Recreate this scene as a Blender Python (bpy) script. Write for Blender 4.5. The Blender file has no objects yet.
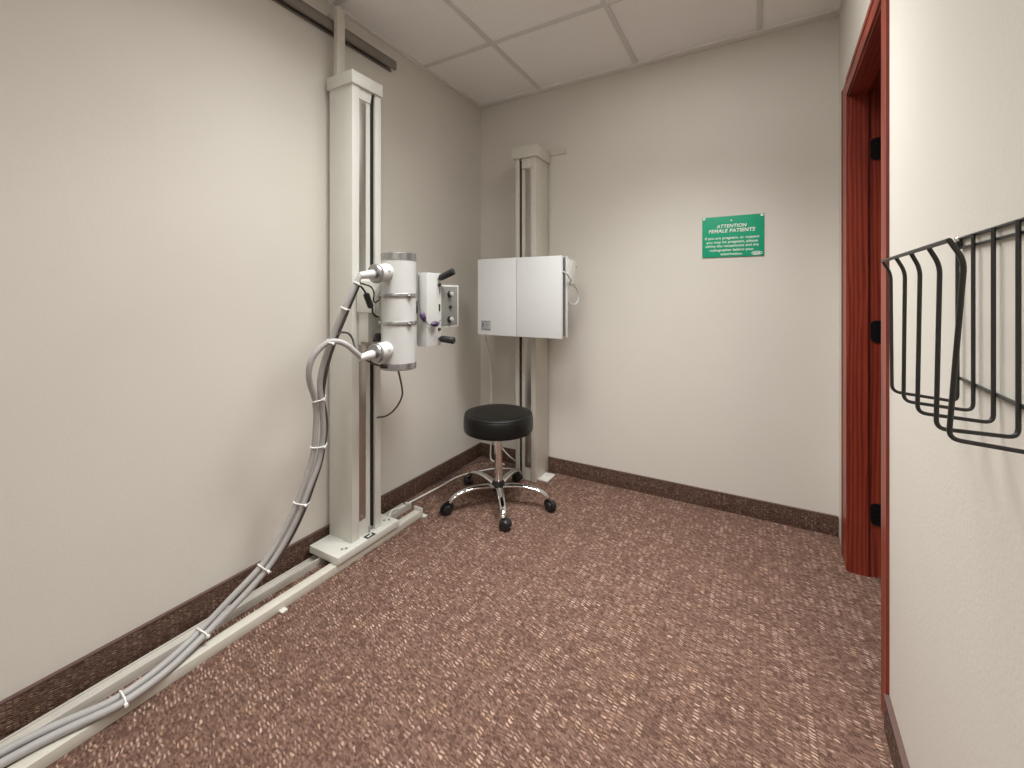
import bpy, bmesh, math, random
from mathutils import Vector, Matrix

S = bpy.context.scene
COL = S.collection
random.seed(4)

# ------------------------------------------------------------------ helpers
def nd(nt, kind, **kw):
    n = nt.nodes.new(kind)
    for k, v in kw.items():
        if k in n.inputs: n.inputs[k].default_value = v
        else: setattr(n, k, v)
    return n

def new_mat(name):
    m = bpy.data.materials.new(name); m.use_nodes = True
    nt = m.node_tree; b = nt.nodes['Principled BSDF']
    return m, nt, b

def paint(name, col, rough=0.45, metal=0.0, var=0.04, scale=30, bump=0.0, bscale=200, spec=0.5, coat=0.0):
    """plain coloured surface with faint procedural mottling and optional grain bump"""
    m, nt, b = new_mat(name)
    tc = nd(nt, 'ShaderNodeTexCoord')
    n = nd(nt, 'ShaderNodeTexNoise'); n.inputs['Scale'].default_value = scale; n.inputs['Detail'].default_value = 3
    nt.links.new(tc.outputs['Object'], n.inputs['Vector'])
    r = nd(nt, 'ShaderNodeValToRGB')
    r.color_ramp.elements[0].position = 0.3; r.color_ramp.elements[1].position = 0.7
    r.color_ramp.elements[0].color = (*[c*(1-var) for c in col], 1)
    r.color_ramp.elements[1].color = (*[min(1, c*(1+var)) for c in col], 1)
    nt.links.new(n.outputs['Fac'], r.inputs['Fac']); nt.links.new(r.outputs['Color'], b.inputs['Base Color'])
    b.inputs['Roughness'].default_value = rough; b.inputs['Metallic'].default_value = metal
    b.inputs['Specular IOR Level'].default_value = spec; b.inputs['Coat Weight'].default_value = coat
    if bump:
        n2 = nd(nt, 'ShaderNodeTexNoise'); n2.inputs['Scale'].default_value = bscale; n2.inputs['Detail'].default_value = 4
        nt.links.new(tc.outputs['Object'], n2.inputs['Vector'])
        bp = nd(nt, 'ShaderNodeBump'); bp.inputs['Strength'].default_value = bump; bp.inputs['Distance'].default_value = 0.004
        nt.links.new(n2.outputs['Fac'], bp.inputs['Height']); nt.links.new(bp.outputs['Normal'], b.inputs['Normal'])
    return m

def carpet(name, vertical=False, gain=1.0):
    """loop pile carpet: mottled brown ground with short light yarn flecks stacked in runs along the rows"""
    m, nt, b = new_mat(name); L = nt.links.new
    tc = nd(nt, 'ShaderNodeTexCoord'); sp = nd(nt, 'ShaderNodeSeparateXYZ'); L(tc.outputs['Object'], sp.inputs[0])
    def mth(op, a, bb=None, c=None):
        n = nd(nt, 'ShaderNodeMath', operation=op)
        for i, v in enumerate((a, bb, c)):
            if v is None: continue
            if isinstance(v, (int, float)): n.inputs[i].default_value = v
            else: L(v, n.inputs[i])
        return n.outputs[0]
    def vec(x, y):
        n = nd(nt, 'ShaderNodeCombineXYZ'); L(x, n.inputs[0]); L(y, n.inputs[1]); return n.outputs[0]
    def noise(v, scale, detail=2):
        n = nd(nt, 'ShaderNodeTexNoise'); n.inputs['Scale'].default_value = scale; n.inputs['Detail'].default_value = detail; L(v, n.inputs['Vector']); return n.outputs['Fac']
    def white(v):
        n = nd(nt, 'ShaderNodeTexWhiteNoise', noise_dimensions='2D'); L(v, n.inputs['Vector']); return n.outputs['Value']
    a, c = (mth('ADD', sp.outputs['X'], sp.outputs['Y']), sp.outputs['Z']) if vertical else (sp.outputs['X'], sp.outputs['Y'])
    wob = mth('MULTIPLY', mth('SUBTRACT', noise(tc.outputs['Object'], 60, 1), 0.5), 0.008)     # rows are not ruler straight
    u = mth('DIVIDE', mth('ADD', a, wob), 0.0130 if vertical else 0.0190); fu = mth('FLOOR', u); xu = mth('FRACT', u)
    wn0 = nd(nt, 'ShaderNodeTexWhiteNoise', noise_dimensions='1D'); L(fu, wn0.inputs['W'])
    v = mth('ADD', mth('DIVIDE', mth('ADD', c, mth('MULTIPLY', wob, 0.5)), 0.0060 if vertical else 0.0105), mth('ADD', mth('ADD', wn0.outputs['Value'], mth('MULTIPLY', noise(tc.outputs['Object'], 45, 1), 1.1)), mth('MULTIPLY', xu, 0.45)))
    fv = mth('FLOOR', v); xv = mth('FRACT', v)
    # runs of light flecks along each row
    run = noise(vec(mth('MULTIPLY', fu, 7.31), mth('MULTIPLY', fv, 0.16)), 1.0, 1)
    stripe = nd(nt, 'ShaderNodeTexWhiteNoise', noise_dimensions='1D'); L(mth('FLOOR', mth('DIVIDE', fu, 2.0)), stripe.inputs['W'])
    amp = mth('ADD', mth('ADD', run, mth('MULTIPLY', white(vec(fu, fv)), 0.50)), mth('MULTIPLY', stripe.outputs['Value'], 0.14))
    mr = nd(nt, 'ShaderNodeMapRange'); mr.inputs['From Min'].default_value = 0.80; mr.inputs['From Max'].default_value = 1.22; L(amp, mr.inputs['Value'])
    pv = nd(nt, 'ShaderNodeMapRange', interpolation_type='SMOOTHSTEP'); pv.inputs['From Min'].default_value = 0.05; pv.inputs['From Max'].default_value = 0.34; pv.inputs['To Min'].default_value = 1; pv.inputs['To Max'].default_value = 0
    L(mth('ABSOLUTE', mth('SUBTRACT', xv, 0.5)), pv.inputs['Value'])
    pu = nd(nt, 'ShaderNodeMapRange', interpolation_type='SMOOTHSTEP'); pu.inputs['From Min'].default_value = 0.22; pu.inputs['From Max'].default_value = 0.5; pu.inputs['To Min'].default_value = 1; pu.inputs['To Max'].default_value = 0
    L(mth('ABSOLUTE', mth('SUBTRACT', xu, 0.5)), pu.inputs['Value'])
    fleck = mth('MULTIPLY', mth('MULTIPLY', pv.outputs[0], pu.outputs[0]), mr.outputs[0])
    # ground: fine mottling of dark and mid brown yarn
    gv = mth('ADD', mth('MULTIPLY', noise(tc.outputs['Object'], 260, 2), 0.62), mth('MULTIPLY', white(vec(mth('FLOOR', mth('MULTIPLY', u, 2.0)), mth('FLOOR', mth('MULTIPLY', v, 2.0)))), 0.40))
    r = nd(nt, 'ShaderNodeValToRGB'); e = r.color_ramp.elements
    def g(q): return (*[min(1, x*gain) for x in q], 1)
    e[0].position = 0.22; e[0].color = g((0.062, 0.034, 0.026)); e[1].position = 0.80; e[1].color = g((0.235, 0.143, 0.108))
    e.new(0.50).color = g((0.142, 0.081, 0.061))
    L(gv, r.inputs['Fac'])
    fr = nd(nt, 'ShaderNodeValToRGB'); f = fr.color_ramp.elements
    f[0].position = 0.3; f[0].color = g((0.56, 0.36, 0.28)); f[1].position = 0.75; f[1].color = g((0.54, 0.34, 0.20)); f.new(0.5).color = g((0.56, 0.41, 0.33))
    L(noise(tc.outputs['Object'], 14, 1), fr.inputs['Fac'])
    mx = nd(nt, 'ShaderNodeMix', data_type='RGBA'); L(fleck, mx.inputs[0]); L(r.outputs['Color'], mx.inputs[6]); L(fr.outputs['Color'], mx.inputs[7])
    L(mx.outputs[2], b.inputs['Base Color'])
    b.inputs['Roughness'].default_value = 0.95; b.inputs['Specular IOR Level'].default_value = 0.1
    hh = mth('ADD', mth('MULTIPLY', mth('SINE', mth('MULTIPLY', xv, math.pi)), 0.8), mth('MULTIPLY', gv, 0.9))
    bp = nd(nt, 'ShaderNodeBump'); bp.inputs['Strength'].default_value = 0.5; bp.inputs['Distance'].default_value = 0.004
    L(hh, bp.inputs['Height']); L(bp.outputs['Normal'], b.inputs['Normal'])
    return m

def wood(name, dark, light, axis='Z'):
    m, nt, b = new_mat(name); L = nt.links.new
    tc = nd(nt, 'ShaderNodeTexCoord'); mp = nd(nt, 'ShaderNodeMapping'); L(tc.outputs['Object'], mp.inputs['Vector'])
    mp.inputs['Scale'].default_value = {'Z': (16, 16, 1.1), 'Y': (16, 1.1, 16)}[axis]
    n = nd(nt, 'ShaderNodeTexNoise'); n.inputs['Scale'].default_value = 2.2; n.inputs['Detail'].default_value = 6; n.inputs['Distortion'].default_value = 1.4
    L(mp.outputs[0], n.inputs['Vector'])
    w = nd(nt, 'ShaderNodeTexWave'); w.inputs['Scale'].default_value = 1.2; w.inputs['Distortion'].default_value = 9; w.inputs['Detail'].default_value = 3
    L(mp.outputs[0], w.inputs['Vector'])
    mx = nd(nt, 'ShaderNodeMix', data_type='FLOAT'); mx.inputs[0].default_value = 0.4
    L(n.outputs['Fac'], mx.inputs[2]); L(w.outputs['Fac'], mx.inputs[3])
    r = nd(nt, 'ShaderNodeValToRGB'); r.color_ramp.elements[0].position = 0.25; r.color_ramp.elements[1].position = 0.75
    r.color_ramp.elements[0].color = (*dark, 1); r.color_ramp.elements[1].color = (*light, 1)
    L(mx.outputs[0], r.inputs['Fac']); L(r.outputs['Color'], b.inputs['Base Color'])
    b.inputs['Roughness'].default_value = 0.40; b.inputs['Coat Weight'].default_value = 0.05
    bp = nd(nt, 'ShaderNodeBump'); bp.inputs['Strength'].default_value = 0.12; bp.inputs['Distance'].default_value = 0.002
    L(n.outputs['Fac'], bp.inputs['Height']); L(bp.outputs['Normal'], b.inputs['Normal'])
    return m

def tile_mat(name):
    m, nt, b = new_mat(name); L = nt.links.new
    tc = nd(nt, 'ShaderNodeTexCoord')
    n = nd(nt, 'ShaderNodeTexNoise'); n.inputs['Scale'].default_value = 170; n.inputs['Detail'].default_value = 5; L(tc.outputs['Object'], n.inputs['Vector'])
    vo = nd(nt, 'ShaderNodeTexVoronoi'); vo.inputs['Scale'].default_value = 110; L(tc.outputs['Object'], vo.inputs['Vector'])
    r = nd(nt, 'ShaderNodeValToRGB'); r.color_ramp.elements[0].position = 0.08; r.color_ramp.elements[1].position = 0.2
    r.color_ramp.elements[0].color = (0.70, 0.68, 0.66, 1); r.color_ramp.elements[1].color = (0.92, 0.90, 0.88, 1)
    L(vo.outputs['Distance'], r.inputs['Fac']); L(r.outputs['Color'], b.inputs['Base Color'])
    b.inputs['Roughness'].default_value = 0.95; b.inputs['Specular IOR Level'].default_value = 0.1
    bp = nd(nt, 'ShaderNodeBump'); bp.inputs['Strength'].default_value = 0.5; bp.inputs['Distance'].default_value = 0.003
    L(n.outputs['Fac'], bp.inputs['Height']); L(bp.outputs['Normal'], b.inputs['Normal'])
    return m

class MB:
    """collects shapes, links them as ONE mesh object"""
    def __init__(self): self.bm = bmesh.new()
    def _bev(self, geom, w, seg=2):
        if w > 0:
            ed = list({e for v in geom for e in v.link_edges})
            bmesh.ops.bevel(self.bm, geom=ed, offset=w, segments=seg, profile=0.6, affect='EDGES')
    def box(self, x0, x1, y0, y1, z0, z1, bev=0.0, M=None):
        mat = Matrix.Translation(((x0+x1)/2, (y0+y1)/2, (z0+z1)/2)) @ Matrix.Diagonal((abs(x1-x0), abs(y1-y0), abs(z1-z0), 1))
        if M is not None: mat = M @ mat
        g = bmesh.ops.create_cube(self.bm, size=1, matrix=mat)
        self._bev(g['verts'], bev); return self
    def prism(self, poly, z0, z1, bev=0.0):
        """plan polygon (counter-clockwise) extruded upwards"""
        n = len(poly)
        a = [self.bm.verts.new((x, y, z0)) for x, y in poly]; b = [self.bm.verts.new((x, y, z1)) for x, y in poly]
        self.bm.faces.new(a[::-1]); self.bm.faces.new(b)
        for i in range(n): self.bm.faces.new((a[i], a[(i+1) % n], b[(i+1) % n], b[i]))
        self._bev(a+b, bev); return self
    def hull8(self, pts):
        """box from 8 free corners: 4 below, 4 above, both counter-clockwise"""
        v = [self.bm.verts.new(p) for p in pts]
        for f in ((3,2,1,0), (4,5,6,7), (0,1,5,4), (1,2,6,5), (2,3,7,6), (3,0,4,7)): self.bm.faces.new([v[i] for i in f])
        return self
    def lathe(self, prof, origin=(0,0,0), axis=(0,0,1), seg=40):
        """profile of (radius, height) spun about axis"""
        q = Vector((0,0,1)).rotation_difference(Vector(axis).normalized()); o = Vector(origin)
        rings = []
        for r, hgt in prof:
            if r < 1e-6: rings.append([self.bm.verts.new(o + q @ Vector((0,0,hgt)))])
            else: rings.append([self.bm.verts.new(o + q @ Vector((r*math.cos(2*math.pi*k/seg), r*math.sin(2*math.pi*k/seg), hgt))) for k in range(seg)])
        for A, B in zip(rings, rings[1:]):
            for k in range(seg):
                k2 = (k+1) % seg
                if len(A) == 1 and len(B) == 1: continue
                if len(A) == 1: self.bm.faces.new((A[0], B[k], B[k2]))
                elif len(B) == 1: self.bm.faces.new((A[k], A[k2], B[0]))
                else: self.bm.faces.new((A[k], A[k2], B[k2], B[k]))
        if len(rings[0]) > 1: self.bm.faces.new(rings[0][::-1])
        if len(rings[-1]) > 1: self.bm.faces.new(rings[-1])
        return self
    def cyl(self, p0, p1, r, r2=None, seg=32, bev=0.0):
        p0, p1 = Vector(p0), Vector(p1); L = (p1-p0).length; r2 = r if r2 is None else r2
        if bev: prof = [(r-bev, 0), (r-bev*.3, bev*.3), (r, bev), (r2, L-bev), (r2-bev*.3, L-bev*.3), (r2-bev, L)]
        else: prof = [(r, 0), (r2, L)]
        return self.lathe(prof, p0, p1-p0, seg)
    def tube(self, pts, r, closed=False, seg=10, ry=None, up=None):
        pts = [Vector(p) for p in pts]; n = len(pts); ry = ry or r
        tang = []
        for i in range(n):
            a = pts[(i-1) % n] if (closed or i > 0) else pts[i]
            b = pts[(i+1) % n] if (closed or i < n-1) else pts[i]
            tang.append((b-a).normalized())
        t0 = tang[0]; ref = Vector(up) if up else (Vector((0,0,1)) if abs(t0.z) < 0.9 else Vector((1,0,0)))
        nrm = (ref - t0*ref.dot(t0)).normalized(); rings = []
        for i in range(n):
            t = tang[i]
            nrm = (nrm - t*nrm.dot(t)).normalized(); bi = t.cross(nrm)
            R = r[i] if isinstance(r, (list, tuple)) else r
            RY = ry[i] if isinstance(ry, (list, tuple)) else ry
            rings.append([self.bm.verts.new(pts[i] + bi*(R*math.cos(2*math.pi*k/seg)) + nrm*(RY*math.sin(2*math.pi*k/seg))) for k in range(seg)])
        m = n if closed else n-1
        for i in range(m):
            A, B = rings[i], rings[(i+1) % n]
            for k in range(seg): self.bm.faces.new((A[k], A[(k+1) % seg], B[(k+1) % seg], B[k]))
        if not closed: self.bm.faces.new(rings[0][::-1]); self.bm.faces.new(rings[-1])
        return self
    def build(self, name, mat, parent=None, label=None, smooth=35, kind=None):
        bmesh.ops.recalc_face_normals(self.bm, faces=self.bm.faces)
        me = bpy.data.meshes.new(name)
        if parent is not None:
            off = Vector((0,0,0)); p = parent
            while p is not None: off += p.location; p = p.parent
            bmesh.ops.translate(self.bm, verts=self.bm.verts, vec=-off)
        self.bm.to_mesh(me); self.bm.free()
        for p in me.polygons: p.use_smooth = True
        me.set_sharp_from_angle(angle=math.radians(smooth))
        me.materials.append(mat)
        o = bpy.data.objects.new(name, me); COL.objects.link(o)
        if parent is not None: o.parent = parent
        if label: o['label'] = label
        if kind: o['kind'] = kind
        return o

def spline(P, per=8, closed=False):
    P = [Vector(p) for p in P]; n = len(P); out = []
    for i in range(n if closed else n-1):
        if closed: p0, p1, p2, p3 = P[(i-1) % n], P[i], P[(i+1) % n], P[(i+2) % n]
        else: p0, p1, p2, p3 = P[max(i-1, 0)], P[i], P[i+1], P[min(i+2, n-1)]
        for k in range(per):
            t = k/per
            out.append(0.5*((2*p1) + (p2-p0)*t + (2*p0-5*p1+4*p2-p3)*t*t + (3*p1-p0-3*p2+p3)*t**3))
    if not closed: out.append(P[-1])
    return out

def thing(name, label, cat, loc=(0,0,0), group=None):
    o = bpy.data.objects.new(name, None); COL.objects.link(o); o.location = loc; o.empty_display_size = 0.05
    o['label'] = label; o['category'] = cat
    if group: o['group'] = group
    return o
def tag(o, label, cat, group=None):
    o['label'] = label; o['category'] = cat
    if group: o['group'] = group
    return o
def struct(o, label=None, cat=None):
    o['kind'] = 'structure'
    if label: o['label'] = label
    if cat: o['category'] = cat
    return o

# ------------------------------------------------------------------ materials
M_wall = paint('wall paint', (0.675, 0.640, 0.578), rough=0.62, var=0.012, scale=3, bump=0.11, bscale=130, spec=0.3)
M_rear = paint('rear wall bounce white', (0.82, 0.81, 0.79), rough=0.6, var=0.01, scale=3)  # unseen wall made whiter than the others to bounce light forward
M_tile = tile_mat('ceiling tile')
M_grid = paint('grid white', (0.80, 0.775, 0.75), rough=0.5, var=0.01)
M_tbar = paint('tee bar', (0.70, 0.68, 0.655), rough=0.5, var=0.01)
M_carpet = carpet('carpet'); M_cbase = carpet('carpet base shaded', True, 0.72)  # base copy darkened: weaker light on upright carpet put into its colour
M_capedge = paint('base binding', (0.11, 0.062, 0.052), rough=0.8, var=0.1, scale=200)
M_wood = wood('mahogany upright', (0.150, 0.015, 0.008), (0.300, 0.044, 0.020))
M_woodh = wood('mahogany level', (0.150, 0.015, 0.008), (0.300, 0.044, 0.020), 'Y')
M_hinge = paint('black hinge metal', (0.012, 0.012, 0.013), rough=0.4, metal=0.6)
M_enamel = paint('cream enamel', (0.66, 0.655, 0.60), rough=0.38, var=0.012)
M_enamel2 = paint('aged cream enamel', (0.60, 0.57, 0.50), rough=0.4, var=0.03)
M_white = paint('white enamel', (0.585, 0.585, 0.57), rough=0.35, var=0.01)
M_panel = paint('panel white', (0.69, 0.70, 0.695), rough=0.4, var=0.01)
M_alu = paint('brushed aluminium', (0.40, 0.40, 0.40), rough=0.32, metal=0.85, var=0.05, scale=80)
M_alud = paint('aluminium edge', (0.42, 0.42, 0.41), rough=0.4, metal=0.7, var=0.05)
M_steel = paint('steel strip', (0.55, 0.53, 0.51), rough=0.34, metal=1.0, var=0.03)
M_chrome = paint('chrome', (0.80, 0.80, 0.81), rough=0.07, metal=1.0, var=0.01)
M_black = paint('black plastic', (0.013, 0.013, 0.013), rough=0.42, var=0.1)
M_slot = paint('slot shade black', (0.006, 0.006, 0.006), rough=0.7, var=0.1)  # flat black stands in for the shade inside the column slots
M_vinyl = paint('black vinyl', (0.006, 0.006, 0.0055), rough=0.40, var=0.06, bump=0.06, bscale=500, spec=0.35)
M_knob = paint('knob grey', (0.42, 0.42, 0.40), rough=0.45, var=0.02)
M_cable = paint('grey cable sheath', (0.38, 0.365, 0.355), rough=0.5, var=0.04)
M_cabled = paint('dark grey cord', (0.075, 0.07, 0.068), rough=0.5, var=0.1)
M_cord = paint('white cord', (0.82, 0.80, 0.75), rough=0.45, var=0.02)
M_tie = paint('white nylon', (0.82, 0.81, 0.79), rough=0.35, var=0.01)
M_green = paint('green sign plastic', (0.002, 0.345, 0.178), rough=0.38, var=0.02)
M_letter = paint('white lettering', (0.86, 0.88, 0.84), rough=0.45, var=0.01)
M_purple = paint('purple plastic', (0.055, 0.028, 0.080), rough=0.3, var=0.1)
M_ctrl = paint('control grey', (0.20, 0.203, 0.18), rough=0.45, var=0.03)
M_wire = paint('black coated wire', (0.022, 0.021, 0.019), rough=0.42, var=0.1)
M_rail = paint('dull grey rail', (0.24, 0.215, 0.19), rough=0.42, metal=0.4, var=0.06)
M_railalu = paint('track beige', (0.56, 0.53, 0.475), rough=0.42, var=0.05, scale=12)
M_sticker = paint('grey label', (0.40, 0.41, 0.42), rough=0.5, var=0.03)
M_stickerd = paint('grey print', (0.14, 0.145, 0.15), rough=0.5, var=0.03)
M_hallfloor = paint('hall floor', (0.10, 0.085, 0.075), rough=0.6, var=0.1)
M_thresh = paint('threshold metal', (0.16, 0.14, 0.12), rough=0.4, metal=0.6)
M_lens, nt, b = new_mat('lamp lens')
b.inputs['Base Color'].default_value = (0.85, 0.85, 0.83, 1); b.inputs['Emission Color'].default_value = (1, 0.95, 0.88, 1); b.inputs['Emission Strength'].default_value = 0.9

# ------------------------------------------------------------------ room
H = 2.614; YR = -4.0; T = 0.115
def RW(y, d=0.0): return 2.158 + 0.038*y - d        # right wall face, slightly out of square
X1 = 3.6

struct(MB().box(-0.1, RW(0)+T, YR-0.1, 0.1, -0.08, 0).build('floor', M_carpet), 'brown flecked loop carpet floor', 'floor')
struct(MB().box(-0.1, 0, YR-0.1, 0.1, -0.08, H+0.1).build('wall_left', M_wall), 'beige painted wall behind the tall tube stand', 'wall')
struct(MB().box(0, RW(0)+T, 0, 0.1, -0.08, H+0.1).build('wall_back', M_wall), 'beige painted wall carrying the green sign', 'wall')
struct(MB().box(-0.1, 2.3, YR-0.1, YR, -0.08, H+0.1).build('wall_rear', M_rear), 'unseen white wall behind the viewer that bounces light', 'wall')
# right wall with door opening
JF, JN, JT = -0.315, -1.045, 2.085                   # far jamb, near jamb, head
mb = MB()
def rwbox(mb, y0, y1, z0, z1, d0, d1):
    """slab along the right wall between distances d0 (outer) and d1 (inner) from its face"""
    mb.hull8([(RW(y0, d1), y0, z0), (RW(y0, d0), y0, z0), (RW(y1, d0), y1, z0), (RW(y1, d1), y1, z0),
              (RW(y0, d1), y0, z1), (RW(y0, d0), y0, z1), (RW(y1, d0), y1, z1), (RW(y1, d1), y1, z1)]); return mb
rwbox(mb, YR, JN-0.02, 0, H+0.1, -T, 0); rwbox(mb, JF+0.02, 0, 0, H+0.1, -T, 0); rwbox(mb, JN-0.02, JF+0.02, JT+0.02, H+0.1, -T, 0)
struct(mb.build('wall_right', M_wall), 'off-white wall with the doorway and the wire rack', 'wall')
# hall beyond the doorway
struct(MB().box(RW(0)+T-0.02, X1, -3.0, 0.9, -0.08, 0).build('floor_hall', M_hallfloor), 'dark floor of the hall beyond the doorway', 'floor')
struct(MB().box(X1, X1+0.1, -3.0, 0.9, -0.08, H).build('wall_hall', M_wall), 'beige far wall of the hall', 'wall')
struct(MB().box(RW(0)+T, X1, 0.9, 1.0, -0.08, H).build('wall_hall_end', M_wall), 'beige end wall of the hall', 'wall')
struct(MB().box(RW(-3)+T, X1, -3.1, -3.0, -0.08, H).build('wall_hall_start', M_wall), 'beige near end wall of the hall', 'wall')
struct(MB().box(RW(-3)+T, X1, -3.1, 1.0, H, H+0.1).build('ceiling_hall', M_grid), 'white ceiling of the hall', 'ceiling')

# ceiling: lay-in tiles on a white grid
ceil_ = struct(MB().box(-0.1, RW(0)+T, YR-0.1, 0.1, H+0.006, H+0.1).build('ceiling', M_tile), 'white speckled lay-in tile ceiling', 'ceiling')
mb = MB()
for x in [-0.137+0.65*k for k in range(1, 4)]: mb.box(x-0.013, x+0.013, YR, 0, H-0.001, H+0.008, 0.001)
for k in range(1, 8): mb.box(0, RW(0), -0.65*k-0.013, -0.65*k+0.013, H, H+0.0075, 0.001)
g = mb.build('ceiling_grid', M_tbar, ceil_); g['kind'] = 'structure'
mb = MB(); mb.box(0, RW(0), -0.050, 0, H-0.003, H+0.008, 0.001)
struct(mb.build('trim_back', M_grid), 'white wall angle along the ceiling over the back wall', 'trim')
mb = MB(); mb.box(0, 0.022, YR, -0.05, H-0.003, H+0.008, 0.001)
struct(mb.build('trim_left', M_grid), 'white wall angle along the ceiling over the left wall', 'trim')

# carpet baseboards with a bound top edge
BB = 0.098
def baseboard(name, fn, label):
    o = fn(MB(), 0.0, 0.012, 0.0, BB).build(name, M_cbase); struct(o, label, 'baseboard')
    e = fn(MB(), 0.0, 0.0135, BB-0.004, BB+0.002).build('binding', M_capedge, o); e['kind'] = 'structure'
baseboard('baseboard_left', lambda m, d0, d1, z0, z1: m.box(d0, d1, YR, 0, z0, z1, 0.001), 'brown carpet baseboard along the left wall')
baseboard('baseboard_back', lambda m, d0, d1, z0, z1: m.box(0.012, RW(0)-0.004, -d1, -d0, z0, z1, 0.001), 'brown carpet baseboard along the back wall')
baseboard('baseboard_right', lambda m, d0, d1, z0, z1: rwbox(m, YR, -1.122, z0, z1, d0, d1), 'brown carpet baseboard below the wire rack')

# door: casing, jambs, stops, hinges, leaf swung out into the hall
door = bpy.data.objects.new('door_1', None); COL.objects.link(door); door.location = (RW(JF), JF, 0)
struct(door, 'red mahogany door frame with three black hinges', 'door')
def dpart(mb, name, mat): 
    o = mb.build(name, mat, door); o['kind'] = 'structure'; return o
CO_F, CO_N, CT = -0.170, -1.120, 2.157
mb = MB(); rwbox(mb, JF, CO_F, 0, CT, 0, 0.006); rwbox(mb, CO_F-0.022, CO_F, 0, CT, 0.005, 0.0085); dpart(mb, 'casing', M_wood)
mb = MB(); rwbox(mb, CO_N, JN, 0, CT, 0, 0.006); rwbox(mb, CO_N, CO_N+0.018, 0, CT, 0.005, 0.0075); dpart(mb, 'casing', M_wood)
mb = MB(); rwbox(mb, JN, JF, JT, CT, 0, 0.006); rwbox(mb, JN, JF, CT-0.022, CT, 0.005, 0.0085); dpart(mb, 'casing', M_woodh)
ST = 0.068                                           # stop ends this far into the wall
mb = MB(); rwbox(mb, JF, JF+0.02, 0, JT+0.02, -T-0.012, 0.0); rwbox(mb, JF-0.010, JF+0.001, 0, JT, -ST, -0.0015); dpart(mb, 'jamb', M_wood)
mb = MB(); rwbox(mb, JN-0.02, JN, 0, JT+0.02, -T-0.012, 0.0); rwbox(mb, JN-0.001, JN+0.010, 0, JT, -ST, -0.0015); dpart(mb, 'jamb', M_wood)
mb = MB(); rwbox(mb, JN, JF, JT, JT+0.02, -T-0.012, 0.0); rwbox(mb, JN, JF, JT-0.010, JT+0.001, -ST, -0.0015); dpart(mb, 'head_jamb', M_woodh)
for z0, z1 in ((1.785, 1.880), (1.006, 1.100), (0.225, 0.318)):
    mb = MB(); x0 = RW(JF)+ST+0.009; x1 = RW(JF)+T+0.012
    pts = []
    rr = 0.018
    for cx_, cz_, a0 in ((x0+rr, z1-rr, 90), (x0+rr, z0+rr, 180), (x1, z0, 270), (x1, z1, 0)):
        if a0 in (270, 0): pts.append((cx_, cz_)); continue
        for k in range(6):
            a = math.radians(a0+k*18); pts.append((cx_+rr*math.cos(a), cz_+rr*math.sin(a)))
    va = [mb.bm.verts.new((x, JF-0.0005, z)) for x, z in pts]; vb = [mb.bm.verts.new((x, JF-0.004, z)) for x, z in pts]
    mb.bm.faces.new(va); mb.bm.faces.new(vb[::-1])
    for i in range(len(pts)): mb.bm.faces.new((va[i], va[(i+1) % len(pts)], vb[(i+1) % len(pts)], vb[i]))
    mb.cyl((x1+0.004, JF-0.004, z0), (x1+0.004, JF-0.004, z1), 0.007, seg=14)
    for q in (0.25, 0.5, 0.75): mb.cyl((x0+0.018, JF-0.003, z0+(z1-z0)*q), (x0+0.018, JF-0.0055, z0+(z1-z0)*q), 0.0035, seg=10)
    dpart(mb, 'hinge', M_hinge)
dpart(MB().box(RW(JF)+T+0.022, RW(JF)+T+0.022+0.71, JF-0.004, JF+0.036, 0.012, JT-0.014, 0.002), 'door_leaf', M_wood)
struct(rwbox(MB(), JN, JF, 0, 0.006, -T-0.010, -T+0.014).build('trim_threshold', M_thresh), 'metal threshold strip in the doorway', 'trim')

# ceiling lights (behind the frame's top edge)
for lx, ly, who in ((1.488, -0.975, 'square recessed ceiling light nearest the doorway'), (0.838, -1.625, 'square recessed ceiling light nearest the tube stand'), (1.488, -3.575, 'square recessed ceiling light at the rear of the room')):
    t = thing('ceiling_light', who, 'light', (lx, ly, H), 'ceiling lights')
    mb = MB(); x0, x1, y0, y1 = lx-0.310, lx+0.310, ly-0.310, ly+0.310
    for a in ((x0, x0+0.028, y0, y1), (x1-0.028, x1, y0, y1), (x0+0.028, x1-0.028, y0, y0+0.028), (x0+0.028, x1-0.028, y1-0.028, y1)): mb.box(*a, H-0.012, H+0.006, 0.002)
    mb.build('frame', M_grid, t)
    MB().box(x0+0.028, x1-0.028, y0+0.028, y1-0.028, H-0.004, H+0.005).build('lens', M_lens, t)

# ------------------------------------------------------------------ floor track
tr = thing('floor_track', 'pair of cream floor rails along the left wall under the tube stand', 'floor rail', (0.12, -1.6, 0))
YE, YN = -0.905, -3.3
mb = MB()
YB = -0.850; mb.box(0.030, 0.100, YN, YB, 0, 0.006, 0.001); mb.box(0.093, 0.100, YN, YB, 0.004, 0.031, 0.0015); mb.box(0.030, 0.036, YN, YB, 0.004, 0.012, 0.001)
mb.build('back_rail', M_railalu, tr)
mb = MB(); mb.box(0.174, 0.216, YN, YE, 0, 0.033, 0.002); mb.build('front_rail', M_enamel2, tr)
mb = MB(); mb.box(0.168, 0.226, YE, YE+0.008, 0, 0.052, 0.002); mb.box(0.176, 0.236, YE+0.006, YE+0.034, 0, 0.006, 0.001); mb.cyl((0.205, YE+0.006, 0.034), (0.205, YE+0.013, 0.034), 0.006, seg=12)
mb.build('end_bracket', M_enamel, tr)
mb = MB(); mb.box(0.086, 0.104, YB-0.040, YB-0.026, 0.029, 0.044, 0.002); mb.build('end_bracket', M_enamel, tr)
for y in (-1.685,):
    MB().box(0.214, 0.238, y-0.012, y+0.012, 0, 0.007, 0.002).build('foot_bracket', M_enamel, tr)

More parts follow.
